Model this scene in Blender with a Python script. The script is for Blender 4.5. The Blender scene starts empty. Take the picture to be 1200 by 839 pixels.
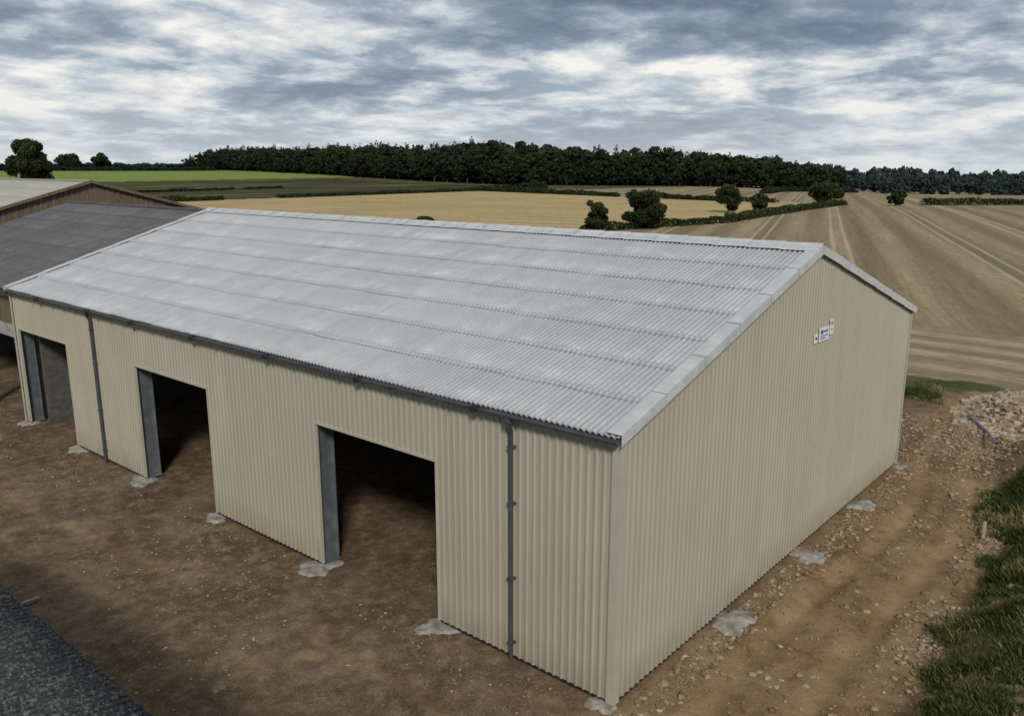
import bpy, math, numpy as np
from mathutils import Vector
rng=np.random.default_rng(7)
scene=bpy.context.scene
R=math.radians
CAM=(-13.185,-8.436,11.13)

# ------------------------------------------------------------ helpers
def link(o,parent=None):
    scene.collection.objects.link(o)
    if parent is not None: o.parent=parent
    return o
def empty(name,loc=(0,0,0)):
    o=bpy.data.objects.new(name,None); o.location=loc
    scene.collection.objects.link(o); return o
def fast_mesh(name,V,F,mi=None,smooth=False,attrs=None,mats=()):
    V=np.asarray(V,dtype=np.float32); F=np.asarray(F,dtype=np.int32)
    me=bpy.data.meshes.new(name)
    me.vertices.add(len(V)); me.vertices.foreach_set('co',V.ravel())
    m,k=F.shape
    me.loops.add(m*k); me.loops.foreach_set('vertex_index',F.ravel())
    me.polygons.add(m); me.polygons.foreach_set('loop_start',np.arange(0,m*k,k,dtype=np.int32))
    for mt in mats: me.materials.append(mt)
    if mi is not None: me.polygons.foreach_set('material_index',np.asarray(mi,dtype=np.int32))
    me.update(calc_edges=True)
    me.polygons.foreach_set('use_smooth',np.full(m,smooth,dtype=bool))
    if attrs:
        for an,(ty,arr) in attrs.items():
            a=me.attributes.new(an,ty,'POINT')
            a.data.foreach_set('color' if ty=='FLOAT_COLOR' else 'value',np.asarray(arr,dtype=np.float32).ravel())
    return me
def boxes(name,bl,mat,parent=None):
    V=[];F=[]
    for (x0,x1,y0,y1,z0,z1) in bl:
        b=len(V)
        V+=[(x0,y0,z0),(x1,y0,z0),(x1,y1,z0),(x0,y1,z0),(x0,y0,z1),(x1,y0,z1),(x1,y1,z1),(x0,y1,z1)]
        F+=[(b,b+3,b+2,b+1),(b+4,b+5,b+6,b+7),(b,b+1,b+5,b+4),(b+1,b+2,b+6,b+5),(b+2,b+3,b+7,b+6),(b+3,b,b+4,b+7)]
    me=fast_mesh(name,V,F,mats=[mat]); o=bpy.data.objects.new(name,me); link(o,parent)
    return o
def prism(name,poly_xz,y0,y1,mat,parent=None):
    n=len(poly_xz)
    V=[(p[0],y0,p[1]) for p in poly_xz]+[(p[0],y1,p[1]) for p in poly_xz]
    F=[tuple(range(n)),tuple(range(2*n-1,n-1,-1))]+[(i,(i+1)%n+0,(i+1)%n+n,i+n) for i in range(n)]
    me=bpy.data.meshes.new(name); me.from_pydata(V,[],F); me.materials.append(mat); me.update()
    o=bpy.data.objects.new(name,me); return link(o,parent)
def tube(pts,rad,n=7):
    V=[];F=[]
    pts=[Vector(p) for p in pts]
    for i,p in enumerate(pts):
        d=(pts[min(i+1,len(pts)-1)]-pts[max(i-1,0)]).normalized()
        a=d.cross(Vector((0.31,0.87,0.12))).normalized(); b=d.cross(a)
        for j in range(n):
            t=2*math.pi*j/n
            V.append(tuple(p+(a*math.cos(t)+b*math.sin(t))*rad[i]))
    for i in range(len(pts)-1):
        for j in range(n):
            F.append((i*n+j,i*n+(j+1)%n,(i+1)*n+(j+1)%n,(i+1)*n+j))
    return V,F
def merge(parts):
    V=[];F=[];b=0
    for v,f in parts:
        V+=list(v); F+=[tuple(i+b for i in q) for q in f]; b+=len(v)
    return V,F
def ss(t):
    t=np.clip(t,0,1); return t*t*(3-2*t)
LAT=rng.random((256,256))
def vnoise(x,y):
    xi=np.floor(x).astype(int); yi=np.floor(y).astype(int)
    fx=x-xi; fy=y-yi; fx=fx*fx*(3-2*fx); fy=fy*fy*(3-2*fy)
    a=LAT[xi%256,yi%256]; b=LAT[(xi+1)%256,yi%256]; c=LAT[xi%256,(yi+1)%256]; d=LAT[(xi+1)%256,(yi+1)%256]
    return (a*(1-fx)+b*fx)*(1-fy)+(c*(1-fx)+d*fx)*fy
def fbm(x,y,o=4):
    s=0;a=.5
    for i in range(o):
        s=s+a*vnoise(x+17.3*i,y+9.1*i); x=x*2.03;y=y*2.03;a*=.5
    return s/(1-.5**o)

# ------------------------------------------------------------ node helpers
class NT:
    def __init__(s,tree): s.t=tree
    def n(s,ty,ins=None,**pr):
        nd=s.t.nodes.new(ty)
        for k,v in pr.items(): setattr(nd,k,v)
        if ins:
            for k,v in ins.items():
                if isinstance(v,bpy.types.NodeSocket): s.t.links.new(v,nd.inputs[k])
                else: nd.inputs[k].default_value=v
        return nd
    def math(s,op,a,b=0.0,c=None,clamp=False):
        i={0:a,1:b}
        if c is not None: i[2]=c
        return s.n('ShaderNodeMath',i,operation=op,use_clamp=clamp).outputs[0]
    def noise(s,vec,scale,detail=4,rough=.55,dist=0.0):
        return s.n('ShaderNodeTexNoise',{'Vector':vec,'Scale':scale,'Detail':detail,'Roughness':rough,'Distortion':dist}).outputs[0]
    def ramp(s,fac,stops,interp='LINEAR'):
        r=s.n('ShaderNodeValToRGB',{'Fac':fac}); e=r.color_ramp.elements; r.color_ramp.interpolation=interp
        while len(e)<len(stops): e.new(.5)
        for q,(p,c) in zip(e,stops):
            q.position=p; q.color=(c,c,c,1) if isinstance(c,(int,float)) else (*c,1)
        return r.outputs[0]
    def mix(s,f,a,b,bt='MIX'):
        m=s.n('ShaderNodeMix',data_type='RGBA',blend_type=bt)
        for i,v in ((0,f),(6,a),(7,b)):
            if isinstance(v,bpy.types.NodeSocket): s.t.links.new(v,m.inputs[i])
            else: m.inputs[i].default_value=v if i==0 else (*v,1)
        return m.outputs[2]
    def mapr(s,v,a,b,c=0.,d=1.):
        return s.n('ShaderNodeMapRange',{0:v,1:a,2:b,3:c,4:d}).outputs[0]
    def mapping(s,vec,scale=(1,1,1),rot=(0,0,0),loc=(0,0,0)):
        return s.n('ShaderNodeMapping',{'Vector':vec,'Scale':scale,'Rotation':rot,'Location':loc}).outputs[0]
def newmat(name,rough=.8,spec=.3,metal=0.0):
    m=bpy.data.materials.new(name); m.use_nodes=True; t=m.node_tree; t.nodes.clear()
    h=NT(t); out=h.n('ShaderNodeOutputMaterial'); b=h.n('ShaderNodeBsdfPrincipled')
    b.inputs['Roughness'].default_value=rough; b.inputs['Specular IOR Level'].default_value=spec; b.inputs['Metallic'].default_value=metal
    t.links.new(b.outputs[0],out.inputs[0])
    co=h.n('ShaderNodeTexCoord').outputs['Object']
    return m,h,b,co
def setc(h,b,col): h.t.links.new(col,b.inputs['Base Color'])
def bump(h,b,height,strength=.5,dist=.02):
    bp=h.n('ShaderNodeBump',{'Height':height,'Strength':strength,'Distance':dist}); h.t.links.new(bp.outputs[0],b.inputs['Normal'])
def simple(name,c1,c2,scale=3,rough=.8,spec=.3,metal=0,bs=.2,detail=3,stretch=(1,1,1)):
    m,h,b,co=newmat(name,rough,spec,metal)
    v=h.mapping(co,scale=stretch)
    n=h.noise(v,scale,detail,.6); setc(h,b,h.mix(h.mapr(n,.35,.65),c1,c2))
    if bs>.1: bump(h,b,n,bs,.02)
    return m

# ------------------------------------------------------------ materials
def clad_mat():
    m,h,b,co=newmat('beige_cladding_paint',.5,.3)
    n=h.noise(h.mapping(co,scale=(1,1,.12)),1.6,4,.6)
    n2=h.noise(co,.35,2,.5)
    c=h.mix(h.mapr(n,.3,.7),(.405,.375,.288),(.455,.425,.332))
    c=h.mix(h.mapr(n2,.35,.7,0,.5),c,(.375,.345,.262))
    z=h.n('ShaderNodeSeparateXYZ',{0:co}).outputs[2]
    dirt=h.math('MULTIPLY',h.mapr(z,.15,.95,1,0),h.mapr(n,.35,.7,.1,.8))
    c=h.mix(dirt,c,(.25,.20,.14))
    setc(h,b,c)
    return m
M_clad=clad_mat()
def fibre_roof(name,ca,cb,cdark,cl,lich,rowlen,rough=.6,pitch=.146,y0=0.,fs=9,valley_shade=.0,x0=0.,efs=.4,fleck=None,wnf=.26):
    m,h,b,co=newmat(name,rough,.22)
    s=h.n('ShaderNodeSeparateXYZ',{0:co}); x,y=s.outputs[0],s.outputs[1]
    xr=h.math('DIVIDE',h.math('SUBTRACT',x,x0),rowlen)
    cell=h.n('ShaderNodeCombineXYZ',{0:h.math('FLOOR',xr),1:h.math('FLOOR',h.math('DIVIDE',y,1.022)),2:0.}).outputs[0]
    wn=h.n('ShaderNodeTexWhiteNoise',{'Vector':cell},noise_dimensions='3D').outputs[0]
    big=h.noise(co,.16,3,.6)
    streak=h.noise(h.mapping(co,scale=(.35,2.2,.35)),1.4,5,.65)
    fine=h.noise(co,fs,4,.7)
    c=h.mix(h.mapr(streak,.3,.7),ca,cb)
    c=h.mix(h.mapr(big,.4,.68,0,.5),c,cl)
    c=h.mix(h.mapr(wn,.0,1.,0,wnf),c,cdark)
    c=h.mix(h.mapr(fine,.52,.72,0,lich),c,(cdark[0]*.8,cdark[1]*.8,cdark[2]*.78))
    fr=h.math('FRACT',xr)
    ef=h.math('MULTIPLY',h.mapr(fr,.0,.8,1,.2),h.mapr(h.noise(co,.9,4,.7),.50,.66,0,efs))
    c=h.mix(ef,c,(cl[0]*1.15,cl[1]*1.15,cl[2]*1.15))
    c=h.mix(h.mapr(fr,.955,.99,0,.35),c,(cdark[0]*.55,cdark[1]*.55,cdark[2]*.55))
    if valley_shade:
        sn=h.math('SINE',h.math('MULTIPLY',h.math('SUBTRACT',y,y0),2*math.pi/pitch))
        c=h.mix(h.mapr(sn,.3,-.9,0,valley_shade),c,(cdark[0]*.5,cdark[1]*.5,cdark[2]*.52))  # corrugation shade painted into the colour: valleys darker than crests
    if fleck:
        fn=h.noise(co,17,3,.75); c=h.mix(h.mapr(fn,.50,.60,0,.9),c,fleck)
    setc(h,b,c)
    return m
M_roof=fibre_roof('fibre_cement_roof',(.405,.412,.42),(.495,.50,.505),(.335,.34,.35),(.55,.555,.56),.35,1.403,valley_shade=.46,y0=-.08,x0=-.17,efs=.6,wnf=.36)
M_oldroof=fibre_roof('weathered_fibre_roof',(.105,.102,.106),(.155,.151,.154),(.06,.058,.062),(.19,.185,.18),.6,1.4,rough=.8,fs=5)
M_mossroof=fibre_roof('mossy_dark_roof',(.034,.036,.036),(.060,.062,.060),(.018,.020,.020),(.085,.088,.082),.75,1.7,rough=.9,fs=14,valley_shade=.65,y0=-14,efs=.2,fleck=(.15,.152,.142))
M_tanroof=fibre_roof('lichen_tan_roof',(.36,.345,.29),(.42,.40,.34),(.28,.26,.22),(.45,.43,.38),.4,1.4,rough=.85)
M_ridge=simple('ridge_flashing',(.47,.48,.48),(.59,.59,.57),2.5,.55,.3,bs=.05)
M_trim=simple('cream_flashing',(.44,.41,.32),(.49,.46,.37),1.5,.45,.4,bs=.03)
M_galv=simple('galvanised_steel',(.17,.195,.21),(.26,.285,.30),2.5,.45,.5,.55,bs=.03)
M_gutter=simple('grey_gutter_plastic',(.055,.060,.066),(.08,.087,.094),2,.4,.4,bs=.02)
M_black=simple('black_bracket',(.02,.02,.022),(.035,.035,.035),2,.5,.3,bs=0)
M_conc=simple('concrete',(.19,.165,.13),(.42,.39,.34),3.5,.9,.2,bs=.5,detail=5)
M_concb=simple('concrete_beam',(.30,.28,.25),(.42,.40,.36),4,.9,.2,bs=.3)
M_block=simple('concrete_block',(.085,.082,.078),(.135,.128,.12),4,.9,.2,bs=.3)
M_wood=simple('weathered_timber',(.11,.085,.058),(.20,.155,.105),3,.85,.2,bs=.4,stretch=(4,4,.3))
M_plank=simple('pale_timber',(.42,.34,.24),(.30,.23,.15),5,.8,.2,bs=.3)
def stone_mat():
    m,h,b,co=newmat('limestone_rubble',.9,.12)
    a=h.n('ShaderNodeAttribute',attribute_name='shade').outputs['Fac']
    c=h.ramp(a,[(0,(.16,.105,.060)),(.5,(.31,.225,.14)),(1,(.54,.46,.35))])
    n=h.noise(co,12,2,.6); c=h.mix(h.mapr(n,.35,.7,0,.45),c,(.22,.15,.085)); setc(h,b,c); return m
M_stone=stone_mat()
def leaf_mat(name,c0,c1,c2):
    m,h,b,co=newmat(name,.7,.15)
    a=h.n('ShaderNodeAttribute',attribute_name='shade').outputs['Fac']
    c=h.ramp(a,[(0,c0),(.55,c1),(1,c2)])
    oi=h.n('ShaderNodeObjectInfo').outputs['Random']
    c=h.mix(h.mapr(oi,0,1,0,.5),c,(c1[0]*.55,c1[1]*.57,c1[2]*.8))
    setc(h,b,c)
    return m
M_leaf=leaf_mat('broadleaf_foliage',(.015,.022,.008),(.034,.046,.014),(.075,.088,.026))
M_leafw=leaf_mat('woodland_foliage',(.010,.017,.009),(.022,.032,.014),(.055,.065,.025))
M_leaff=leaf_mat('haze_tinted_foliage',(.030,.042,.044),(.044,.060,.056),(.062,.080,.066))  # blue-green leaf colour stands in for distance haze
M_bark=simple('bark',(.05,.04,.03),(.09,.07,.05),4,.9,.1,bs=0)
def grass_mat():
    m,h,b,co=newmat('grass_blades',.75,.1)
    a=h.n('ShaderNodeAttribute',attribute_name='shade').outputs['Fac']
    setc(h,b,h.ramp(a,[(0,(.035,.05,.014)),(.5,(.08,.105,.028)),(.75,(.15,.155,.05)),(1,(.32,.26,.14))])); return m
M_grass=grass_mat()

def ground_mat():
    m,h,b,co=newmat('ground_soil_and_fields',.95,.08)
    at=h.n('ShaderNodeAttribute',attribute_name='zone'); sp=h.n('ShaderNodeSeparateColor',{0:at.outputs['Color']})
    zd,zg,zp=sp.outputs; zo=at.outputs['Alpha']
    at2=h.n('ShaderNodeAttribute',attribute_name='zone2'); sp2=h.n('ShaderNodeSeparateColor',{0:at2.outputs['Color']})
    gold,vivid,head=sp2.outputs; rut=at2.outputs['Alpha']
    wobn=h.noise(co,.015,1,.5); n0=h.noise(co,.035,3,.6); n1=h.noise(co,.6,5,.7)
    def stripes(rot,width,wob=.8,fine=.8):
        v=h.mapping(co,rot=(0,0,-R(rot)))
        y=h.n('ShaderNodeSeparateXYZ',{0:v}).outputs[1]
        y=h.math('ADD',y,h.math('MULTIPLY',wobn,wob))
        sn=h.math('SINE',h.math('MULTIPLY',y,2*math.pi/width))
        st=h.noise(h.mapping(v,scale=(.010,fine*.45,1)),1,4,.72)
        st2=h.noise(h.mapping(v,scale=(.22,2.6,1)),1,3,.7)
        a=h.math('ADD',h.math('MULTIPLY',h.mapr(sn,-.8,.8),.30),h.math('MULTIPLY',h.mapr(st,.3,.7),.42))
        return h.math('ADD',a,h.math('MULTIPLY',h.mapr(st2,.3,.7),.28)),y
    s1,y1=stripes(20.4,7.2)
    cA=h.ramp(s1,[(.15,(.185,.140,.076)),(.5,(.285,.220,.122)),(.85,(.43,.345,.205))])
    tr=h.math('PINGPONG',y1,14.4); tl=h.mapr(h.math('ABSOLUTE',h.math('SUBTRACT',h.math('ABSOLUTE',h.math('SUBTRACT',tr,6.)),.95)),.12,.38,1,0)
    cA=h.mix(h.math('MULTIPLY',tl,h.mapr(n1,.35,.6,.3,.9)),cA,(.56,.475,.325))
    s2,y2=stripes(104,9.0)
    cB=h.ramp(s2,[(.1,(.42,.295,.135)),(.5,(.52,.38,.18)),(.9,(.61,.46,.235))])
    s3,y3=stripes(86,3.6,1.6,.9)
    cH=h.ramp(s3,[(.15,(.20,.148,.082)),(.5,(.33,.255,.148)),(.85,(.54,.445,.295))])
    cs=h.mix(gold,cA,cB); cs=h.mix(head,cs,cH)
    cs=h.mix(h.mapr(n0,.42,.65,0,.30),cs,(.25,.20,.11))
    cs=h.mix(h.mapr(n1,.45,.7,0,.50),cs,(.18,.14,.075))
    pn=h.noise(h.mapping(co,scale=(.006,.07,1)),1,4,.6)
    cp=h.ramp(pn,[(.38,(.045,.035,.020)),(.52,(.075,.062,.026)),(.60,(.10,.12,.035)),(.68,(.17,.20,.05))])
    cg=h.mix(h.mapr(n1,.35,.65),(.055,.060,.024),(.125,.115,.055))
    cg=h.mix(vivid,cg,(.20,.26,.06))
    d1=h.noise(co,.45,4,.6); d2=h.noise(co,2.2,7,.70); d3=h.noise(co,26,2,.6); d4=h.noise(co,.13,3,.6)
    cd=h.ramp(d1,[(.3,(.095,.063,.037)),(.5,(.158,.108,.066)),(.68,(.235,.168,.108))])
    cd=h.mix(h.mapr(d4,.42,.62,0,.55),cd,(.080,.053,.032))
    co2=h.ramp(d1,[(.3,(.18,.108,.050)),(.5,(.265,.162,.076)),(.68,(.34,.225,.118))])
    cd=h.mix(zo,cd,co2)
    cd=h.mix(h.mapr(d2,.49,.68,0,.70),cd,(.31,.228,.145))
    cd=h.mix(h.mapr(d2,.28,.46,.75,0),cd,(.060,.039,.023))
    cd=h.mix(h.mapr(d3,.58,.68,0,.50),cd,(.38,.295,.205))
    cd=h.mix(h.mapr(d3,.3,.42,.55,0),cd,(.05,.034,.021))
    cd=h.mix(h.math('MULTIPLY',rut,h.mapr(d2,.35,.6,.35,.9)),cd,h.mix(h.mapr(d1,.35,.65),(.24,.150,.075),(.37,.25,.135)))
    c=h.mix(zp,cs,cp); c=h.mix(zg,c,cg); c=h.mix(zd,c,cd)
    setc(h,b,c)
    bump(h,b,d2,.8,.10)
    return m
M_ground=ground_mat()

# ------------------------------------------------------------ terrain
def bank_edge(x):
    return -4.3+2.2*ss((x-12)/12)
def grass_edge(x):
    return -4.9+.9*ss((x-5)/10)
def hgt(x,y):
    r=np.hypot(x-CAM[0],y-CAM[1]); ph=np.degrees(np.arctan2(y-CAM[1],x-CAM[0]))
    z=9*ss((y-300)/450)*ss((r-200)/200)
    rm=ss((30-ph)/14)*(ph>-90)
    z=z-18*ss((r-330)/650)*rm-50*ss((r-1500)/2500)*rm
    z=z+.7*np.sin(x/90+.5)*np.sin(y/110+1)*ss((r-110)/200)
    inb=ss((-y+bank_edge(x)+.4*(fbm(x*.4,y*.4,3)-.5)*3)/2.2)
    z=z+inb*1.05*ss((26-x)/3)*ss((x+12)/6)
    z=z+.35*ss((x-29)/4)*ss((70-r)/20)*1.0
    d=np.hypot((x-29.3)/3.4,(y+2.4)/2.4)
    z=z+1.0*ss(1.0-d)*(.5+1.0*fbm(x*.9,y*.9,4))
    return z
def rutf(x,y):
    bend=1.1*ss((x-13)/10); wob=.22*np.sin(x*.3)
    a=0
    for y0,wd in ((-1.65,.30),(-3.3,.33)):
        a=np.maximum(a,np.exp(-((y-(y0+wob+bend+.25*(fbm(x*.5,y0+x*0,2)-.5)))/wd)**2))
    return a*ss((x+3)/3)*ss((27-x)/5)*(.65+.6*fbm(x*.5,y*.3,2)),wob,bend
def micro(x,y):
    z=(fbm(x*.5,y*.5,4)-.5)*.16+(fbm(x*2.1,y*2.1,4)-.5)*.12+(fbm(x*7+3,y*7,2)-.5)*.06
    rt,wob,bend=rutf(x,y)
    edge=0
    for y0 in (-1.65,-3.3):
        for sg in (-.5,.5): edge=edge+np.exp(-((y-(y0+wob+bend+sg))/.2)**2)
    z=z*(1-.5*rt)-.10*rt+.07*edge*ss((fbm(x*1.1,y*1.1,3)-.35)/.3)*(x>-2)*(x<27)
    z=z-.04*yardtrack(x,y)
    f=ss((x+22)/3)*ss((42-x)/3)*ss((y+22)/3)*ss((52-y)/3)
    dist=np.maximum.reduce([-x,x-19.3,-y,y-31.2]); 
    calm=.25+.75*ss(dist/.8)
    return (z-.02)*f*np.where(dist<0,.3,calm)*np.where(x>32,.5,1)
def yardtrack(x,y):
    yt=0
    for x0,am in ((-3.3,.9),(-5.1,.9),(-8.0,1.8),(-9.8,1.8)):
        yt=np.maximum(yt,np.exp(-((x-(x0+am*np.sin(y*.13+1.0)))/.27)**2)*ss((fbm(x*.35,y*.2,2)-.33)/.2))
    # turning sweep towards the near doorway
    for r0 in (7.2,9.0):
        dd=np.hypot(x+9.5,y-.2)-r0
        yt=np.maximum(yt,np.exp(-(dd/.27)**2)*ss((fbm(x*.35+4,y*.3,2)-.38)/.2)*(y>.5))
    return yt*(y<45)*(y>-8)*(x<-.6)
def zones(x,y):
    w=(fbm(x*.25,y*.25,4)-.5)
    w2=(fbm(x*1.1,y*1.1,3)-.5)
    fieldline=33.2+w*1.2+w2*.8
    dirt=ss((fieldline-2.2-x+w*2+w2*2.5)/.8)*ss((y+55)/6)*ss((75-y)/6)
    grassbank=.8*ss((grass_edge(x)-.4-y+w*1.8+w2*3)/.9)*(x<24)
    field=ss((x-fieldline)/.5)
    dirt=dirt*(1-grassbank)
    dirt=np.maximum(dirt,ss(1.25-np.hypot((x-29.3)/3.4,(y+2.4)/2.4))*1.0)
    golden=((y>76-(x-107)*.2)&(x<143))|((x>=143)&(y>68.4+(x-143)*.115))
    goldf=golden&(y<256)&(x<250+ (y-80)*.16)&(x>33)
    plough=(y>=256)&(y<470)&(x<350)
    green=(y>=470)
    woods=(x>365)&(y>150)&(y<900)&(np.hypot(x,y)<1200)&(~((y<330)&(x<365+ (330-y)*.75)))
    g=((1-field)*(1-dirt))
    g=np.where(x<-20,1-dirt,g)
    g=np.where(green|woods,1,g); dirt=np.where(y>100,0,dirt)
    p=plough.astype(float)
    g=np.where(plough,0,g)
    far_r=np.hypot(x-CAM[0],y-CAM[1])>420
    g=np.where(far_r&~plough&~green,np.where(fbm(x*.004,y*.004,2)>.5,1,0),g)
    viv=((y>=470)&(y<640)&(x<430)).astype(float)
    head=ss((50+w*4-x)/1.5)*ss((x-33)/.5)
    orange=.85*ss((2.0-y+w*3)/2.5)*ss((x+3)/4)
    rt=np.maximum(rutf(x,y)[0],yardtrack(x,y)*.42)
    z1=np.stack([dirt,g,p,orange*1.0],-1); z2=np.stack([goldf*1.0,viv,head,rt],-1)
    return z1,z2
gx=np.arange(-22,42.01,.115); gy=np.arange(-22,52.01,.115)
X,Y=np.meshgrid(gx,gy,indexing='ij'); Z=hgt(X,Y)+micro(X,Y)
nx,ny=X.shape; I=np.arange(nx*ny).reshape(nx,ny)
F=np.stack([I[:-1,:-1],I[1:,:-1],I[1:,1:],I[:-1,1:]],-1).reshape(-1,4)
z1,z2=zones(X.ravel(),Y.ravel())
me=fast_mesh('dirt_yard',np.stack([X.ravel(),Y.ravel(),Z.ravel()],-1),F,smooth=True,attrs={'zone':('FLOAT_COLOR',z1),'zone2':('FLOAT_COLOR',z2)},mats=[M_ground])
ground_near=link(bpy.data.objects.new('dirt_yard',me))
ang=np.concatenate([np.arange(0.4,80.4,.18),np.arange(80.4,360.4,4)]); ang=R(1)*ang
rr=5*np.exp(np.arange(0,425)*.01695)
A,RR=np.meshgrid(ang,rr,indexing='ij'); X=CAM[0]+RR*np.cos(A); Y=CAM[1]+RR*np.sin(A)
inside=(X>-22)&(X<42)&(Y>-22)&(Y<52); deep=(X>-20)&(X<40)&(Y>-20)&(Y<50)
Z=hgt(X,Y)-.08*inside
na,nr=X.shape; I=np.arange(na*nr).reshape(na,nr); I2=np.concatenate([I,I[:1]],0); D2=np.concatenate([deep,deep[:1]],0)
F=np.stack([I2[:-1,:-1],I2[:-1,1:],I2[1:,1:],I2[1:,:-1]],-1).reshape(-1,4)
dd=(D2[:-1,:-1]&D2[:-1,1:]&D2[1:,1:]&D2[1:,:-1]).ravel(); F=F[~dd][:,::-1]
z1,z2=zones(X.ravel(),Y.ravel())
me=fast_mesh('ground',np.stack([X.ravel(),Y.ravel(),Z.ravel()],-1),F,smooth=True,attrs={'zone':('FLOAT_COLOR',z1),'zone2':('FLOAT_COLOR',z2)},mats=[M_ground])
link(bpy.data.objects.new('ground',me))
def gz(x,y,mic=True):
    x=np.asarray(x,float);y=np.asarray(y,float)
    return hgt(x,y)+(micro(x,y) if mic else 0)

# ------------------------------------------------------------ the new barn
W=19.3;L=31.2;EZ=6.0;SL=.30;RX=W/2
barn=empty('steel_barn')
RK=[0,.112,.134,.178,.1999]; RO=[0,0,.036,.036,0]
def rib_pts(a,b,extra=()):
    s=[];
    k=math.floor(a/.2)
    while k*.2<b:
        for q,o in zip(RK,RO):
            v=k*.2+q
            if a<=v<=b: s.append((v,o))
        k+=1
    def off(v):
        return float(np.interp(v%.2,RK,RO))
    for e in list(extra)+[a,b]:
        s.append((e-1e-4,off(e))) if a<=e-1e-4 else None
        s.append((e+1e-4,off(e))) if e+1e-4<=b else None
    return sorted(s)
def cladding(name,a,b,place,zlow,zhigh,mat,parent,extra=()):
    P=rib_pts(a,b,extra); V=[];F=[]
    for i in range(len(P)-1):
        (s0,o0),(s1,o1)=P[i],P[i+1]
        m=(s0+s1)/2; lo=zlow(m)
        if lo is None: continue
        bi=len(V)
        V+=[place(s0,o0,lo),place(s1,o1,lo),place(s1,o1,zhigh(s1)),place(s0,o0,zhigh(s0))]
        F.append((bi,bi+1,bi+2,bi+3))
    me=fast_mesh(name,V,F,mats=[mat]); return link(bpy.data.objects.new(name,me),parent)
doors=[(5.16,9.83),(15.43,20.23),(25.9,30.75)]; DH=4.30
def low_front(s):
    for a,b in doors:
        if a<s<b: return DH
    return .14
roofz=lambda x: EZ+SL*(x if x<RX else W-x)
cladding('front_wall',0,L,lambda s,o,z:(-o,s,z),low_front,lambda s:EZ-.02,M_clad,barn,[d for q in doors for d in q])
cladding('back_wall',0,L,lambda s,o,z:(W+o,s,z),lambda s:.14,lambda s:EZ-.02,M_clad,barn)
cladding('gable_wall',0,W,lambda s,o,z:(s,-o,z),lambda s:.14,lambda s:roofz(s)-.02,M_clad,barn,[RX])
cladding('far_gable_wall',0,W,lambda s,o,z:(s,L+o,z),lambda s:.14,lambda s:roofz(s)-.02,M_clad,barn,[RX])
tr=[(-.050,.15,-.052,-.046,.10,EZ-.05),(-.052,-.046,-.046,.15,.10,EZ-.05),
    (W-.15,W+.045,-.052,-.046,.10,EZ-.02),(W+.046,W+.052,-.046,.15,.10,EZ-.02),
    (-.052,-.046,L-.15,L+.045,.10,EZ-.05)]
for a,b in doors:
    tr+=[(-.046,.05,a-.03,a+.004,.12,DH+.03),(-.046,.05,b-.004,b+.03,.12,DH+.03),(-.048,.05,a-.033,b+.033,DH-.02,DH+.045)]
boxes('flashings',tr,M_trim,barn)
boxes('base_rail',[(.01,.06,a,b,.06,.22) for a,b in ((.1,5.1),(9.88,15.38),(20.28,25.8))]+[(.1,W-.1,.01,.06,.06,.22)],M_black,barn)
def corr_roof(name,xe,ze,xr,zr,y0,y1,rows,mat,parent,pitch=.146,amp=.029,seg=6,lift=.036,lap=.15):
    d=np.array([xr-xe,0,zr-ze]); Ls=np.linalg.norm(d); d/=Ls
    nrm=np.array([-d[2],0,d[0]]) if d[0]>0 else np.array([d[2],0,-d[0]])
    ny=int((y1-y0)/pitch*seg); ys=np.linspace(y0,y1,ny+1); wv=amp*np.sin(2*math.pi*(ys-y0)/pitch)
    V=[];F=[];b=0; rl=Ls/rows
    for k in range(rows):
        s0=k*rl-(lap if k else 0); s1=(k+1)*rl
        jit=.014*rng.standard_normal(int((y1-y0)/1.022)+2)
        lj=.010*rng.random(int((y1-y0)/1.022)+2)
        ix=((ys-y0)/1.022).astype(int); sj=jit[ix]; hj=lj[ix]
        for (s,l,dz) in ((s0,lift,-.028),(s0,lift,0),((s0+s1)/2,lift*.5,0),(s1,0,0)):
            P=np.array([xe,0,ze])[None,:]+d[None,:]*(s+(sj if s==s0 else 0*sj))[:,None]+nrm[None,:]*(wv+l+dz+(hj if s==s0 else 0))[:,None]
            P[:,1]=ys; V.append(P)
        n=ny+1
        for q in range(3):
            i=b+q*n+np.arange(ny)
            F.append(np.stack([i,i+1,i+1+n,i+n],-1))
        b+=4*n
    me=fast_mesh(name,np.concatenate(V),np.concatenate(F),smooth=True,mats=[mat])
    return link(bpy.data.objects.new(name,me),parent)
OH=.17
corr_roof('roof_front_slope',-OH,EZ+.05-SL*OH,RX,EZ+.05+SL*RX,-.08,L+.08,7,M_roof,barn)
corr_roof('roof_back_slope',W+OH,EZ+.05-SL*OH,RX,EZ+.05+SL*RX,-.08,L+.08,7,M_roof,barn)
V=[];F=[]
zr=EZ+.06+SL*RX
prof=[(-.36,-.36*SL+.045),(-.34,-.34*SL+.075),(-.10,-.10*SL+.085),(-.05,.10),(0,.125),(.05,.10),(.10,-.10*SL+.085),(.34,-.34*SL+.075),(.36,-.36*SL+.045)]
k=0;y=-.12
while y<L+.1:
    y2=min(y+1.10,L+.14)
    for yy,up in ((y,.020),(y2,0.0)):
        V+=[(RX+p[0],yy,zr+p[1]+up) for p in prof]
    b=k*2*len(prof)
    F+=[(b+i,b+i+1,b+i+1+len(prof),b+i+len(prof)) for i in range(len(prof)-1)]
    k+=1; y+=1.022
me=fast_mesh('ridge_cap',V,F,smooth=False,mats=[M_ridge]); link(bpy.data.objects.new('ridge_cap',me),barn)
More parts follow.
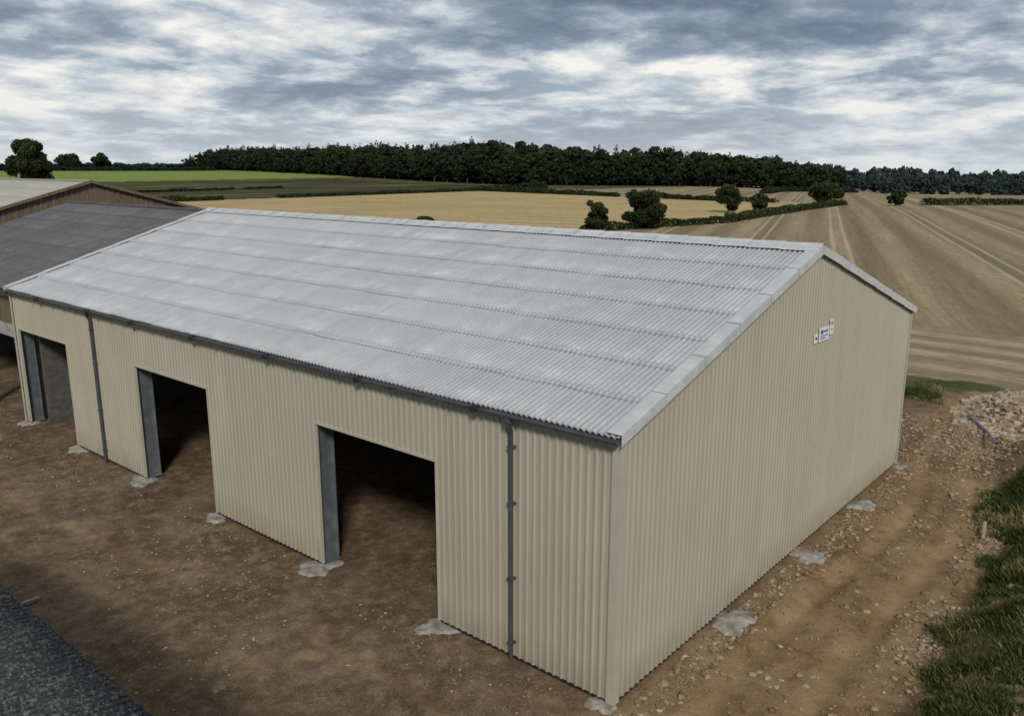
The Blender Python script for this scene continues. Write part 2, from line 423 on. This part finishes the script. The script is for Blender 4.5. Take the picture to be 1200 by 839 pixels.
def barge(name,yv,sgn):
    V=[];F=[]
    for side in (0,1):
        n=6; Lh=RX+OH+.03
        for i in range(n):
            a=i*Lh/n; c=(i+1)*Lh/n+.06
            for q,(s,up) in enumerate(((a,.018),(min(c,Lh),.0))):
                x=-OH-.03+s; z=EZ+.06+SL*x
                if side: x=W-x
                up2=up+.085
                sec=[(sgn*-.30,up2-.035),(sgn*-.295,up2),(sgn*.055,up2),(sgn*.060,up2-.24),(sgn*.030,up2-.245)]
                V+=[(x,yv+p[0]+sgn*up*.5,z+p[1]) for p in sec]
            b=len(V)-10
            F+=[(b+j,b+j+1,b+j+6,b+j+5) for j in range(4)]
    me=fast_mesh(name,V,F,mats=[M_ridge]); link(bpy.data.objects.new(name,me),barn)
barge('barge_flashing',-.08,-1); barge('barge_flashing_far',L+.08,1)
def gutter(name,x,parent,y0,y1,z,r=.085,mat=None):
    V=[];F=[];n=9
    for q,rad in ((0,r),(1,r-.008)):
        for yy in (y0,y1):
            V+=[(x+rad*math.cos(math.pi+math.pi*i/(n-1)),yy,z+rad*math.sin(math.pi+math.pi*i/(n-1))) for i in range(n)]
    for q in (0,2*n):
        F+=[(q+i,q+i+1,q+i+1+n,q+i+n) for i in range(n-1)]
    F+=[(0,n,3*n,2*n),(n-1,2*n-1,4*n-1,3*n-1)]
    me=fast_mesh(name,V,F,smooth=False,mats=[mat or M_gutter]); return link(bpy.data.objects.new(name,me),parent)
gutter('gutter',-.155-.09,barn,-.1,L+.1,EZ-.02); gutter('gutter_back',W+.245,barn,-.1,L+.1,EZ-.02)
bl=[]
yy=.4
while yy<L:
    bl.append((-.338,-.03,yy,yy+.03,EZ-.115,EZ-.100)); yy+=1.0
boxes('gutter_brackets',bl,M_gutter,barn)
bl=[(-.345,-.05,yy,yy+.13,EZ-.13,EZ-.0) for yy in (3.6,7.6,11.6,15.6,19.6,23.0,27.6)]
boxes('gutter_joints',bl,M_black,barn)
parts=[]
for y in (2.71,23.2):
    parts.append(tube([(-.245,y,EZ-.08),(-.245,y,EZ-.22),(-.13,y,EZ-.42),(-.125,y,3),(-.125,y,.10)],[.055]*5,12))
V,F=merge(parts); me=fast_mesh('downpipes',V,F,smooth=True,mats=[M_gutter]); link(bpy.data.objects.new('downpipes',me),barn)
bl=[]
for y in (2.71,23.2):
    bl+=[(-.30,-.18,y-.09,y+.09,EZ-.22,EZ-.06)]
    for z in (.5,2.1,3.9,5.2): bl.append((-.188,-.02,y-.07,y+.07,z,z+.04))
boxes('downpipe_clips',bl,M_gutter,barn)
cols=[.25,5.05,9.95,15.3,20.36,25.75,30.95]; bl=[];rf=[]
for y in cols:
    for xo,dr in ((.07,1),(W-.07,-1)):
        xa,xb=xo,xo+dr*.52
        x0,x1=min(xa,xb),max(xa,xb)
        bl+=[(x0,x0+.018,y-.1,y+.1,.0,EZ-.12),(x1-.018,x1,y-.1,y+.1,.0,EZ-.12),(x0+.018,x1-.018,y-.006,y+.006,.0,EZ-.12)]
        bl+=[(x0-.05,x1+.05,y-.16,y+.16,.06,.09)]
boxes('portal_columns',bl,M_galv,barn)
for y in cols:
    for a,b in ((0,RX),(W,RX)):
        for lo,hi,wd in ((-.60,-.58,.09),(-.58,-.22,.006),(-.22,-.20,.09)):
            V=[];
            for x in (a+(.1 if a==0 else -.1),b):
                zc=roofz(x)
                V+=[(x,y-wd,zc+lo),(x,y+wd,zc+lo),(x,y+wd,zc+hi),(x,y-wd,zc+hi)]
            rf.append((V,[(0,1,5,4),(1,2,6,5),(2,3,7,6),(3,0,4,7)]))
V,F=merge(rf); me=fast_mesh('rafters',V,F,mats=[M_galv]); link(bpy.data.objects.new('rafters',me),barn)
bl=[]
for k in range(1,8):
    x=RX*k/8; z=roofz(x)
    bl+=[(x-.03,x+.03,.1,L-.1,z-.19,z-.02),(W-x-.03,W-x+.03,.1,L-.1,z-.19,z-.02)]
for z in (1.2,2.6,4.42,5.5):
    segs=[(.1,L-.1)] if z>DH else [(.1,5.1),(9.88,15.38),(20.28,25.8)]
    bl+=[(.01,.06,a,b,z-.08,z+.08) for a,b in segs]
    bl+=[(W-.06,W-.01,.1,L-.1,z-.08,z+.08),(.1,W-.1,.01,.06,z-.08,z+.08)]
boxes('purlins_and_rails',bl,M_galv,barn)
gp=[4.86,9.65,14.45]
boxes('gable_posts',[(x-.1,x+.1,.07,.32,0,roofz(x)-.25) for x in gp],M_galv,barn)
def pad(cx,cy,r,seed,top):
    g=np.random.default_rng(seed); n=30; V=[(cx,cy,gz(cx,cy)+top)];F=[]
    ph=g.random(6)*6.28
    rings=[(.35,1.0),(.7,.9),(.9,.5),(1.08,-.9)]
    for rr_,hh in rings:
        for i in range(n):
            t=2*math.pi*i/n
            rad=r*rr_*(1+.20*math.sin(2*t+ph[0])+.14*math.sin(3*t+ph[1])+.10*math.sin(5*t+ph[2])+.07*math.sin(9*t+ph[3]))
            x=cx+rad*math.cos(t);y=cy+rad*math.sin(t)
            V.append((x,y,float(gz(x,y))+top*hh+.035*(g.random()-.5)))
    F=[]
    for q in range(len(rings)-1):
        for i in range(n):
            F.append((1+q*n+i,1+q*n+(i+1)%n,1+(q+1)*n+(i+1)%n,1+(q+1)*n+i)[::-1])
    for i in range(0,n,2): F.append((0,1+i,1+(i+1)%n,1+(i+2)%n))
    return V,F
pr=[.3,.50,.58,.46,.54,.48,.40]
pp=[pad(-.05,y,pr[i],i,.07) for i,y in enumerate(cols)]+[pad(x,-.36,.56-.04*i,20+i,.09) for i,x in enumerate(gp)]+[pad(W,-.1,.35,41,.05)]
V,F=merge(pp); me=fast_mesh('concrete_pads',V,F,smooth=True,mats=[M_conc]); link(bpy.data.objects.new('concrete_pads',me),barn)

M_white=simple('sign_white',(.75,.76,.78),(.82,.82,.82),2,.4,.4,bs=0)
M_blue=simple('sign_blue',(.03,.08,.30),(.04,.10,.34),2,.4,.4,bs=0)
sg=empty('wall_sign',(10.42,-.040,6.47))
boxes('board',[(-.36,.36,-.02,0,-.2,.2)],M_white,sg)
boxes('printed_logo',[(-.28,-.10,-.024,-.021,.02,.13),(-.06,.28,-.024,-.021,.05,.10),(-.28,.28,-.024,-.021,-.06,-.03),(-.28,.12,-.024,-.021,-.13,-.10)],M_blue,sg)
sg2=empty('wall_sign.001',(11.0,-.040,6.60))
boxes('board',[(-.13,.13,-.02,0,-.22,.22)],M_white,sg2); boxes('printed_panel',[(-.09,.09,-.024,-.021,.06,.16),(-.09,.09,-.024,-.021,-.1,-.06)],M_plank,sg2)
sg3=empty('wall_sign.002',(9.82,-.040,6.42))
boxes('board',[(-.12,.12,-.02,0,-.13,.13)],M_white,sg3); boxes('printed_panel',[(-.07,.07,-.024,-.021,-.03,.04)],M_black,sg3)

# ------------------------------------------------------------ old barns
ob=empty('old_barn')
B0,B1=L+.35,48.5
corr_roof('roof_front_slope',-.1,EZ-.05,RX+.3,EZ-.10+SL*(RX+.3),B0-.2,B1,7,M_oldroof,ob,pitch=.16,amp=.03,lift=.025)
corr_roof('roof_back_slope',W+.7,EZ-.05,RX+.3,EZ-.10+SL*(RX+.3),B0-.2,B1,7,M_oldroof,ob,pitch=.16,amp=.03,lift=.025)
boxes('ridge',[(RX+.1,RX+.5,B0-.2,B1,EZ+SL*RX-.02,EZ+SL*RX+.07)],M_oldroof,ob)
boxes('upper_boarding',[(.2,.26,B0,B1,4.3,5.9)],M_wood,ob)
boxes('lintel_beam',[(.12,.42,B0,B1,3.75,4.3)],M_concb,ob)
boxes('posts',[(.15,.45,y,y+.3,0,3.75) for y in (31.6,36,40.5,45)],M_block,ob)
boxes('end_walls',[(.45,W,B1-.2,B1,0,5.9),(W,W+.2,B0,B1,0,5.9)],M_block,ob)
prism('far_gable',[(.3,5.9),(W,5.9),(RX+.3,8.6)],B1-.2,B1,M_wood,ob)
boxes('inner_block_wall',[(.62,12,30.25,30.45,0,4.6)],M_block,ob)
gutter('gutter',-.2,ob,B0-.2,B1,EZ-.1)
oc=empty('old_barn.001')
C0,C1=52.,95.;CR=12.8;CH=11.0;CRZ=10.1;CSL=.275
corr_roof('roof_front_slope',CR-CH,CRZ-CSL*CH,CR,CRZ,C0-.3,C1,6,M_tanroof,oc,pitch=.2,amp=.03)
corr_roof('roof_back_slope',CR+CH,CRZ-CSL*CH,CR,CRZ,C0-.3,C1,6,M_tanroof,oc,pitch=.2,amp=.03)
x=CR-CH+.2;i=0
V=[];F=[]
while x<CR+CH-.2:
    x2=min(x+.19,CR+CH-.2); off=.03*(i%2)
    za=CRZ-CSL*abs(x-CR)-.08; zb=CRZ-CSL*abs(x2-CR)-.08
    b=len(V); y=C0-off
    V+=[(x,y,0),(x2,y,0),(x2,y,zb),(x,y,za),(x,y+.05,0),(x2,y+.05,0),(x2,y+.05,zb),(x,y+.05,za)]
    F+=[(b,b+1,b+2,b+3),(b+1,b+5,b+6,b+2),(b+4,b,b+3,b+7)]
    x+=.2;i+=1
me=fast_mesh('gable_boarding',V,F,mats=[M_wood]); link(bpy.data.objects.new('gable_boarding',me),oc)
for side in (-1,1):
    V=[(CR,C0-.34,CRZ+.10),(CR+side*CH,C0-.34,CRZ-CSL*CH+.10),(CR+side*CH,C0-.34,CRZ-CSL*CH-.10),(CR,C0-.34,CRZ-.10)]
    V+=[(a,b+.05,c) for a,b,c in V]
    me=fast_mesh('bargeboard',V,[(0,1,2,3),(7,6,5,4),(0,4,5,1),(1,5,6,2),(2,6,7,3)],mats=[M_wood]); link(bpy.data.objects.new('bargeboard',me),oc)
boxes('side_walls',[(CR-CH+.2,CR-CH+.4,C0+.1,C1,0,6.9),(CR+CH-.4,CR+CH-.2,C0+.1,C1,0,6.9),(CR-CH+.4,CR+CH-.4,C1-.2,C1,0,7.0)],M_wood,oc)
boxes('ridge',[(CR-.2,CR+.2,C0-.3,C1,CRZ,CRZ+.09)],M_tanroof,oc)

fo=empty('outbuilding')
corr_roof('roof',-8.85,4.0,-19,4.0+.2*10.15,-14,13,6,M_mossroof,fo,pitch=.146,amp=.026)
boxes('eave_edge',[(-8.86,-8.81,-14,13,3.91,3.97)],M_block,fo)
boxes('walls',[(-9.3,-9.1,-13.5,12.5,-.2,3.95),(-19,-18.8,-13.5,12.5,-.2,5.9),(-18.8,-9.3,12.3,12.5,-.2,4.0),(-18.8,-9.3,-13.5,-13.3,-.2,4.0)],M_block,fo)

# ------------------------------------------------------------ stones
t=(1+5**.5)/2
IV=np.array([(-1,t,0),(1,t,0),(-1,-t,0),(1,-t,0),(0,-1,t),(0,1,t),(0,-1,-t),(0,1,-t),(t,0,-1),(t,0,1),(-t,0,-1),(-t,0,1)])/1.9
IF=np.array([(0,11,5),(0,5,1),(0,1,7),(0,7,10),(0,10,11),(1,5,9),(5,11,4),(11,10,2),(10,7,6),(7,1,8),(3,9,4),(3,4,2),(3,2,6),(3,6,8),(3,8,9),(4,9,5),(2,4,11),(6,2,10),(8,6,7),(9,8,1)])
def stones(name,P,S,parent=None,shade=None):
    n=len(P); J=IV[None]*(1+.45*(rng.random((n,12,1))-.5))+.12*rng.standard_normal((n,12,3))
    sc=S[:,None]*np.stack([.7+.7*rng.random(n),.7+.6*rng.random(n),.35+.45*rng.random(n)],-1)
    J=J*sc[:,None,:]; a=rng.random(n)*6.28; c,s=np.cos(a)[:,None],np.sin(a)[:,None]
    x=J[...,0]*c-J[...,1]*s; y=J[...,0]*s+J[...,1]*c
    V=np.stack([x,y,J[...,2]],-1)+P[:,None,:]
    F=(IF[None]+12*np.arange(n)[:,None,None]).reshape(-1,3)
    sh=np.repeat(rng.random(n)*.85 if shade is None else shade,12)
    me=fast_mesh(name,V.reshape(-1,3),F,attrs={'shade':('FLOAT',sh)},mats=[M_stone])
    return link(bpy.data.objects.new(name,me),parent)
def scatter(n,x0,x1,y0,y1,f):
    x=rng.uniform(x0,x1,n*4);y=rng.uniform(y0,y1,n*4)
    w=f(x,y); k=rng.random(n*4)<w; x=x[k][:n];y=y[k][:n]
    return x,y
notin=lambda x,y:((x<-.25)|(x>19.6)|(y<-.2)|(y>31.5))
x,y=scatter(13000,-14,0,-8,44,lambda x,y:(notin(x,y)*(.08+.8*ss((fbm(x*.35,y*.35,3)-.48)/.16))+.4*(x>-1.2)*notin(x,y))*(1-.7*yardtrack(x,y)))
S=.009+.034*rng.random(len(x))**4
stones('yard_stones',np.stack([x,y,gz(x,y)+S*.1],-1),S,shade=rng.random(len(x))**1.3*.95)
x,y=scatter(17000,-2,31,-7,-.2,lambda x,y:(.08+.9*ss((fbm(x*.5+5,y*.5,3)-.42)/.2)*np.exp(-((y-bank_edge(x)+.3)/.8)**2)+.3*(y>-.9)+.35*(x>22)*(y>-3))*(1-.9*np.clip(rutf(x,y)[0],0,1)))
S=.014+.075*rng.random(len(x))**3.5
stones('track_stones',np.stack([x,y,gz(x,y)+S*.2],-1),S)
n=4800; a=rng.random(n)*6.28; r=np.sqrt(rng.random(n))*1.12
x=29.3+3.4*r*np.cos(a);y=-2.4+2.4*r*np.sin(a); S=.03+.16*rng.random(n)**3
stones('rubble_heap',np.stack([x,y,gz(x,y)+S*.2],-1),S,shade=.3+.65*rng.random(n))
n=1300;x=rng.uniform(20,27,n);y=rng.uniform(-3.2,3,n)
S=.03+.07*rng.random(n)**3; stones('loose_stones',np.stack([x,y,gz(x,y)+S*.3],-1),S)

def plank(name,p,q,w,t,mat):
    p=Vector(p);q=Vector(q);d=(q-p);l=d.length
    me=boxes(name,[(0,l,-w/2,w/2,0,t)],mat); me.location=p
    me.rotation_euler=d.to_track_quat('X','Z').to_euler(); return me
def onz(x,y,u): return (x,y,float(gz(x,y))+u)
plank('timber_plank',onz(-6.9,14.1,.06),onz(-6.0,14.0,.07),.10,.04,M_plank)
plank('timber_plank.001',onz(14.0,-4.1,.12),onz(15.2,-3.9,.18),.09,.05,M_plank)
V,F=tube([onz(23.5,-2.6,.30),onz(25.5,-1.9,.22),onz(27.6,-.7,.16)],[.05,.05,.05],10)
me=fast_mesh('drain_pipe',V,F,smooth=True,mats=[M_galv]); link(bpy.data.objects.new('drain_pipe',me))

# ------------------------------------------------------------ grass
def blades(name,x,y,h,w=.009,lean=.5):
    n=len(x); z=gz(x,y); a=rng.random(n)*6.28; la=rng.random(n)*6.28; ln=h*lean*rng.random(n)*1.6
    dx,dy=np.cos(a)*w,np.sin(a)*w
    V=np.stack([np.stack([x-dx,y-dy,z-.02],-1),np.stack([x+dx,y+dy,z-.02],-1),
        np.stack([x+dx*.7+np.cos(la)*ln*.4,y+dy*.7+np.sin(la)*ln*.4,z+h*.6],-1),
        np.stack([x+np.cos(la)*ln,y+np.sin(la)*ln,z+h],-1)],1)
    F=(np.arange(4)[None]+4*np.arange(n)[:,None])
    sh=np.clip(1.5*(fbm(x*.7,y*.7,3)-.5)+.22+.55*rng.random(n),0,1)
    me=fast_mesh(name,V.reshape(-1,3),F,attrs={'shade':('FLOAT',np.repeat(sh,4))},mats=[M_grass])
    return link(bpy.data.objects.new(name,me))
f=lambda x,y:ss((grass_edge(x)+.5-y+(fbm(x*.5,y*.5,4)-.5)*4)/1.3)*(.06+.94*ss((fbm(x*1.6,y*1.6,4)-.40)/.16))
x,y=scatter(190000,1,24,-9.5,-3.2,f)
hh=(.05+.24*rng.random(len(x))*fbm(x*.8+9,y*.8,3)*1.8); blades('bank_grass',x,y,hh)
f=lambda x,y:ss((fbm(x*.5,y*.5,4)-.38)/.15)*np.exp(-((x-31.0)/1.0)**2)
x,y=scatter(34000,28,34,-1,18,f); blades('verge_grass',x,y,.06+.20*rng.random(len(x)),w=.016)

# ------------------------------------------------------------ trees
def quads(P,size,up=.0):
    n=len(P); u=rng.standard_normal((n,3)); u/=np.linalg.norm(u,axis=1)[:,None]
    v=rng.standard_normal((n,3)); v-=u*(u*v).sum(1)[:,None]; v/=np.linalg.norm(v,axis=1)[:,None]
    s=(size*(.6+.8*rng.random(n)))[:,None]; u=u*s; v=v*s*.7
    V=np.stack([P-u,P-v*.9,P+u,P+v],1).reshape(-1,3)
    return V,np.arange(n*4).reshape(n,4)
def broadleaf(name,h,w,trunk,nl,leaf,mat,seed,nclump=26):
    g=np.random.default_rng(seed)
    parts=[tube([(0,0,-.3),(.05*h*.1,0,trunk*.5),(.02,.05,trunk),(0,0,h*.75)],[.045*h*.6,.03*h*.6,.024*h*.6,.008*h],7)]
    C=[];Rr=[]
    ch=h-trunk*.75
    for i in range(nclump):
        t=g.random()*6.28; u=g.random()**.5; zz=g.uniform(-1,1)
        rad=math.sqrt(max(0,1-zz*zz*.9))*u
        lop=1+.22*math.sin(t*2+seed)+.12*math.sin(3*t+2*seed)
        c=np.array([w/2*.78*rad*math.cos(t)*lop,w/2*.78*rad*math.sin(t)*lop,trunk*.75+ch*.48+zz*ch*.40])
        C.append(c); Rr.append(w*.5*(.16+.17*g.random()))
    for i in range(0,nclump,3):
        c=C[i]; s=(0,0,trunk*(.6+.4*g.random())); mid=((c[0])*.5,(c[1])*.5,(s[2]+c[2])*.5-.03*h)
        parts.append(tube([s,mid,tuple(c)],[.016*h,.011*h,.004*h],5))
    tv,tf=merge(parts); tv=np.array(tv); tf=np.array(tf)
    C=np.array(C);Rr=np.array(Rr)
    k=g.integers(0,nclump,nl); d=g.standard_normal((nl,3)); d/=np.linalg.norm(d,axis=1)[:,None]
    rad=Rr[k]*(.55+.6*g.random(nl)**.8); P=C[k]+d*rad[:,None]*np.array([1,1,.8])
    P[:,2]=np.maximum(P[:,2],.15)
    lv,lf=quads(P,np.full(nl,leaf))
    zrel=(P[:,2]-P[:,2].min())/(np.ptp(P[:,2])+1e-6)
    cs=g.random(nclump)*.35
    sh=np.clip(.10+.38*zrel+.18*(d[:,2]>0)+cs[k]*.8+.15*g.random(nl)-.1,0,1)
    V=np.concatenate([tv,lv]);F=np.concatenate([tf,lf+len(tv)])
    mi=np.concatenate([np.zeros(len(tf)),np.ones(nl)])
    return fast_mesh(name,V,F,mi=mi,attrs={'shade':('FLOAT',np.concatenate([np.zeros(len(tv)),np.repeat(sh,4)]))},mats=[M_bark,mat])
def conifer(name,h,w,nl,leaf,mat,seed):
    g=np.random.default_rng(seed)
    tv,tf=tube([(0,0,-.3),(0,0,h*.5),(0,0,h*.98)],[.02*h,.012*h,.003*h],5); tv=np.array(tv);tf=np.array(tf)
    u=1-np.sqrt(g.random(nl)); z=h*(.10+.88*u)
    nb=15; th=g.random(nl)*6.28
    lay=.72+.28*np.abs(np.sin(u*nb*1.6+np.sin(th*3+seed)*.8)); br=.75+.35*np.sin(th*4+np.floor(u*nb)*1.9)
    rad=w/2*(1-u)**.6*lay*br*(.5+.5*g.random(nl)**.5)+.22
    P=np.stack([rad*np.cos(th),rad*np.sin(th),z-rad*.25],-1)
    lv,lf=quads(P,leaf*(.5+.5*(1-u)))
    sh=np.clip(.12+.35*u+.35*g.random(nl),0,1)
    V=np.concatenate([tv,lv]);F=np.concatenate([tf,lf+len(tv)]); mi=np.concatenate([np.zeros(len(tf)),np.ones(nl)])
    return fast_mesh(name,V,F,mi=mi,attrs={'shade':('FLOAT',np.concatenate([np.zeros(len(tv)),np.repeat(sh,4)]))},mats=[M_bark,mat])
def place(name,me,x,y,s=1,parent=None,rot=None,sz=None):
    o=bpy.data.objects.new(name,me); o.location=(x,y,float(hgt(np.array(x,float),np.array(y,float)))-.05)
    o.rotation_euler=(0,0,rng.random()*6.28 if rot is None else rot); o.scale=(s,s,sz or s); return link(o,parent)
ft=[('hedgerow_tree',106.,74.,5.8,5.0,.9,7000,.20),('hedgerow_tree',119.5,73.5,7.0,9.6,.7,12000,.21),
    ('hedgerow_tree',176.5,84.5,6.8,7.6,1.0,9000,.25),('hedgerow_tree',184.5,80,4.3,6.2,.5,7000,.25),
    ('hedgerow_tree',233.,82.,6.9,9.2,1.2,8000,.30),('hedgerow_tree',247.,66.5,4.6,5.4,.5,5000,.28),
    ('field_bush',98.,108.,1.9,4.2,.3,3500,.2)]
for i,(nm,x,y,h,w,tk,nl,lf) in enumerate(ft):
    place(nm,broadleaf('crown',h,w,tk,nl,lf,M_leaf,11+i,30),x,y,rot=0)
place('oak_tree',broadleaf('oak_crown',18,12,4,15000,.33,M_leaf,31,40),67,209,rot=0)
for i,(x,y,h,w) in enumerate([(287,723,12,21),(309,716,13,17),(262,735,8,13)]):
    place('oak_tree',broadleaf('oak_crown',h,w,2.5,3500,.8,M_leafw,41+i,26),x,y,rot=0)
wood=empty('woodland')
con=[conifer('conifer_mesh',20+i%3,8.0+i*.5,900,1.0,M_leafw,60+i) for i in range(4)]
brd=[broadleaf('broadleaf_mesh',15+i,12+i,2,1100,1.0,M_leafw,70+i,24) for i in range(4)]
edge=np.array([(402,742),(392,640),(388,520),(375,400),(367,318),(402,262),(448,212),(492,170)],float)
seg=np.linalg.norm(np.diff(edge,axis=0),axis=1); cum=np.concatenate([[0],np.cumsum(seg)])
back=np.array([.78,.55]); back/=np.linalg.norm(back)
for row in range(8):
    s=rng.random()*4
    while s<cum[-1]:
        ex=np.interp(s,cum,edge[:,0]);ey=np.interp(s,cum,edge[:,1])
        x=ex+back[0]*row*8+rng.normal()*2; y=ey+back[1]*row*8+rng.normal()*2
        u=s/cum[-1]
        lowf=.90+.24*float(vnoise(np.array(s*.018),np.array(5.5)))
        lowf*=1+.18*float(ss(np.array((u-.25)/.25)))*float(ss(np.array((.90-u)/.22)))
        pc=.5 if .05<u<.62 else (.32 if u<.9 else .08)
        if row<2: pc*=.15
        endf=.72+.28*float(ss(np.array(u/.10)))*float(ss(np.array((1-u)/.10)))
        if rng.random()<pc: place('conifer',con[rng.integers(4)],x,y,(.90+.16*rng.random())*lowf*endf,wood)
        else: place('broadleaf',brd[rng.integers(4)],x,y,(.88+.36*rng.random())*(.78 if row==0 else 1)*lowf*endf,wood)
        s+=4.4+4.4*rng.random()+(3 if row>4 else 0)
dw=empty('distant_woodland')
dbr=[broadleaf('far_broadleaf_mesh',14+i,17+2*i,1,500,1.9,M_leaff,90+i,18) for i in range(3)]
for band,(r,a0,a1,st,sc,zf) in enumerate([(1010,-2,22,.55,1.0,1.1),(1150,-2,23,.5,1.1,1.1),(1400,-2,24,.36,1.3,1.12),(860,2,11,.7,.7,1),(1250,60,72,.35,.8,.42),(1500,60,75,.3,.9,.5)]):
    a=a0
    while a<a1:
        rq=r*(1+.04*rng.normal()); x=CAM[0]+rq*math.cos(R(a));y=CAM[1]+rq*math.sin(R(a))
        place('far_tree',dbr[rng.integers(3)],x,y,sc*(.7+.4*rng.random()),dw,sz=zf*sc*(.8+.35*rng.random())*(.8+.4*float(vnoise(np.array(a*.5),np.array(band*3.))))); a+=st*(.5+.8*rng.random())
def hedge(pts,hh,wd,dens,leaf,mat=M_leaf):
    pts=np.array(pts,float); sg_=np.linalg.norm(np.diff(pts,axis=0),axis=1); cu=np.concatenate([[0],np.cumsum(sg_)])
    n=int(cu[-1]*dens); s=rng.random(n)*cu[-1]
    x=np.interp(s,cu,pts[:,0]);y=np.interp(s,cu,pts[:,1])
    hv=hh*(.45+1.1*fbm(s*.16,s*0+pts[0,0],4)); gap=vnoise(s*.06,s*0+3+pts[0,1])>.12
    a=rng.random(n)*math.pi; rx=np.cos(a)*wd/2*(.8+.3*rng.random(n)); up=np.abs(np.sin(a))*hv*(.35+.65*rng.random(n)**.4)
    k=gap; x,y,rx,up,s=x[k],y[k],rx[k],up[k],s[k]; b=rng.random(len(x))*6.28
    P=np.stack([x+rx*np.cos(b),y+rx*np.sin(b),hgt(x,y)+up],-1)
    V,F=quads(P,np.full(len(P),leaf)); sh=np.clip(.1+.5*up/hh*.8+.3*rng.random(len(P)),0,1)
    me=fast_mesh('hedge',V,F,attrs={'shade':('FLOAT',np.repeat(sh,4))},mats=[mat]); return link(bpy.data.objects.new('hedge',me))
hedge([(105,76.5),(122,72.5),(143,68.4)],1.5,2.2,90,.22)
hedge([(143,68.4),(190,74),(243,80)],1.5,2.4,80,.25)
hedge([(243,80),(243.5,118)],1.5,2.5,60,.3)
hedge([(243.5,118),(262,190),(276,258)],1.9,3,60,.4)
hedge([(129,253),(200,255),(276,258)],1.3,2.5,45,.4)
hedge([(40,250),(129,253)],1.6,2.5,45,.4)
hedge([(258,62),(285,40),(330,-8)],1.8,3,70,.3)
hedge([(276,258),(330,262),(366,300)],2.6,4,50,.5,M_leafw)
hedge([(60,650),(240,655),(372,650)],2.2,6,30,.9,M_leafw)
hedge([(30,352),(180,356),(240,360)],1.0,3,25,.5,M_leafw)
hedge([(345,150),(400,165),(490,160)],2.2,5,40,.6,M_leafw)

# ------------------------------------------------------------ world
w=bpy.data.worlds.new('World'); scene.world=w; w.use_nodes=True; t=w.node_tree; t.nodes.clear(); h=NT(t)
SUN_EL=36.; SUN_DIR=Vector((-.70,-.71,0)).normalized()
sky=h.n('ShaderNodeTexSky',sky_type='NISHITA',sun_disc=False); sky.sun_elevation=R(SUN_EL)
sky.sun_rotation=math.atan2(SUN_DIR.x,SUN_DIR.y)
co=h.n('ShaderNodeTexCoord').outputs['Generated']; s=h.n('ShaderNodeSeparateXYZ',{0:co})
zc=h.math('ADD',h.math('MAXIMUM',s.outputs[2],0.0),.17)
u=h.math('DIVIDE',s.outputs[0],zc); v=h.math('DIVIDE',s.outputs[1],zc)
p=h.n('ShaderNodeCombineXYZ',{0:u,1:v,2:0.0}).outputs[0]
big=h.noise(h.mapping(p,loc=(3.1,1.7,0)),.75,2,.5)
mid=h.noise(h.mapping(p,loc=(.6,2.3,0)),2.9,7,.60,.15)
cl=h.math('ADD',h.math('MULTIPLY',big,.55),h.math('MULTIPLY',mid,.58))
cl=h.math('ADD',cl,h.mapr(s.outputs[2],.11,.21,.012,-.045))
ccol=h.ramp(cl,[(.42,(.14,.185,.26)),(.50,(.22,.28,.365)),(.555,(.34,.405,.485)),(.61,(.58,.63,.675)),(.69,(.92,.90,.86))])
hz=h.mapr(s.outputs[2],0.0,.09,.65,0)
ccol=h.mix(hz,ccol,(.66,.70,.73))
skyc=h.n('ShaderNodeVectorMath',{0:sky.outputs[0],'Scale':.10},operation='SCALE').outputs[0]
cov=h.mapr(mid,.30,.42,0.6,1.0)
fin=h.mix(cov,skyc,ccol)
bg=h.n('ShaderNodeBackground',{'Color':fin,'Strength':1.0}); out=h.n('ShaderNodeOutputWorld'); t.links.new(bg.outputs[0],out.inputs[0])
w.cycles.sampling_method='MANUAL'; w.cycles.sample_map_resolution=512

sun=bpy.data.lights.new('sun','SUN'); sun.energy=2.35; sun.angle=R(10); sun.color=(1,.96,.89)
so=bpy.data.objects.new('sun',sun); scene.collection.objects.link(so)
d=-(SUN_DIR*math.cos(R(SUN_EL))+Vector((0,0,math.sin(R(SUN_EL))))); so.rotation_euler=d.to_track_quat('-Z','Y').to_euler(); so.location=(0,0,60)

cam=bpy.data.cameras.new('camera'); cam.sensor_width=36; cam.lens=29.37; cam.clip_end=20000; cam.clip_start=.1
c=bpy.data.objects.new('camera',cam); scene.collection.objects.link(c); c.location=CAM; c.rotation_euler=(R(90-12.915),0,R(-49.6)); scene.camera=c
scene.view_settings.view_transform='Standard'; scene.view_settings.look='None'; scene.view_settings.exposure=0
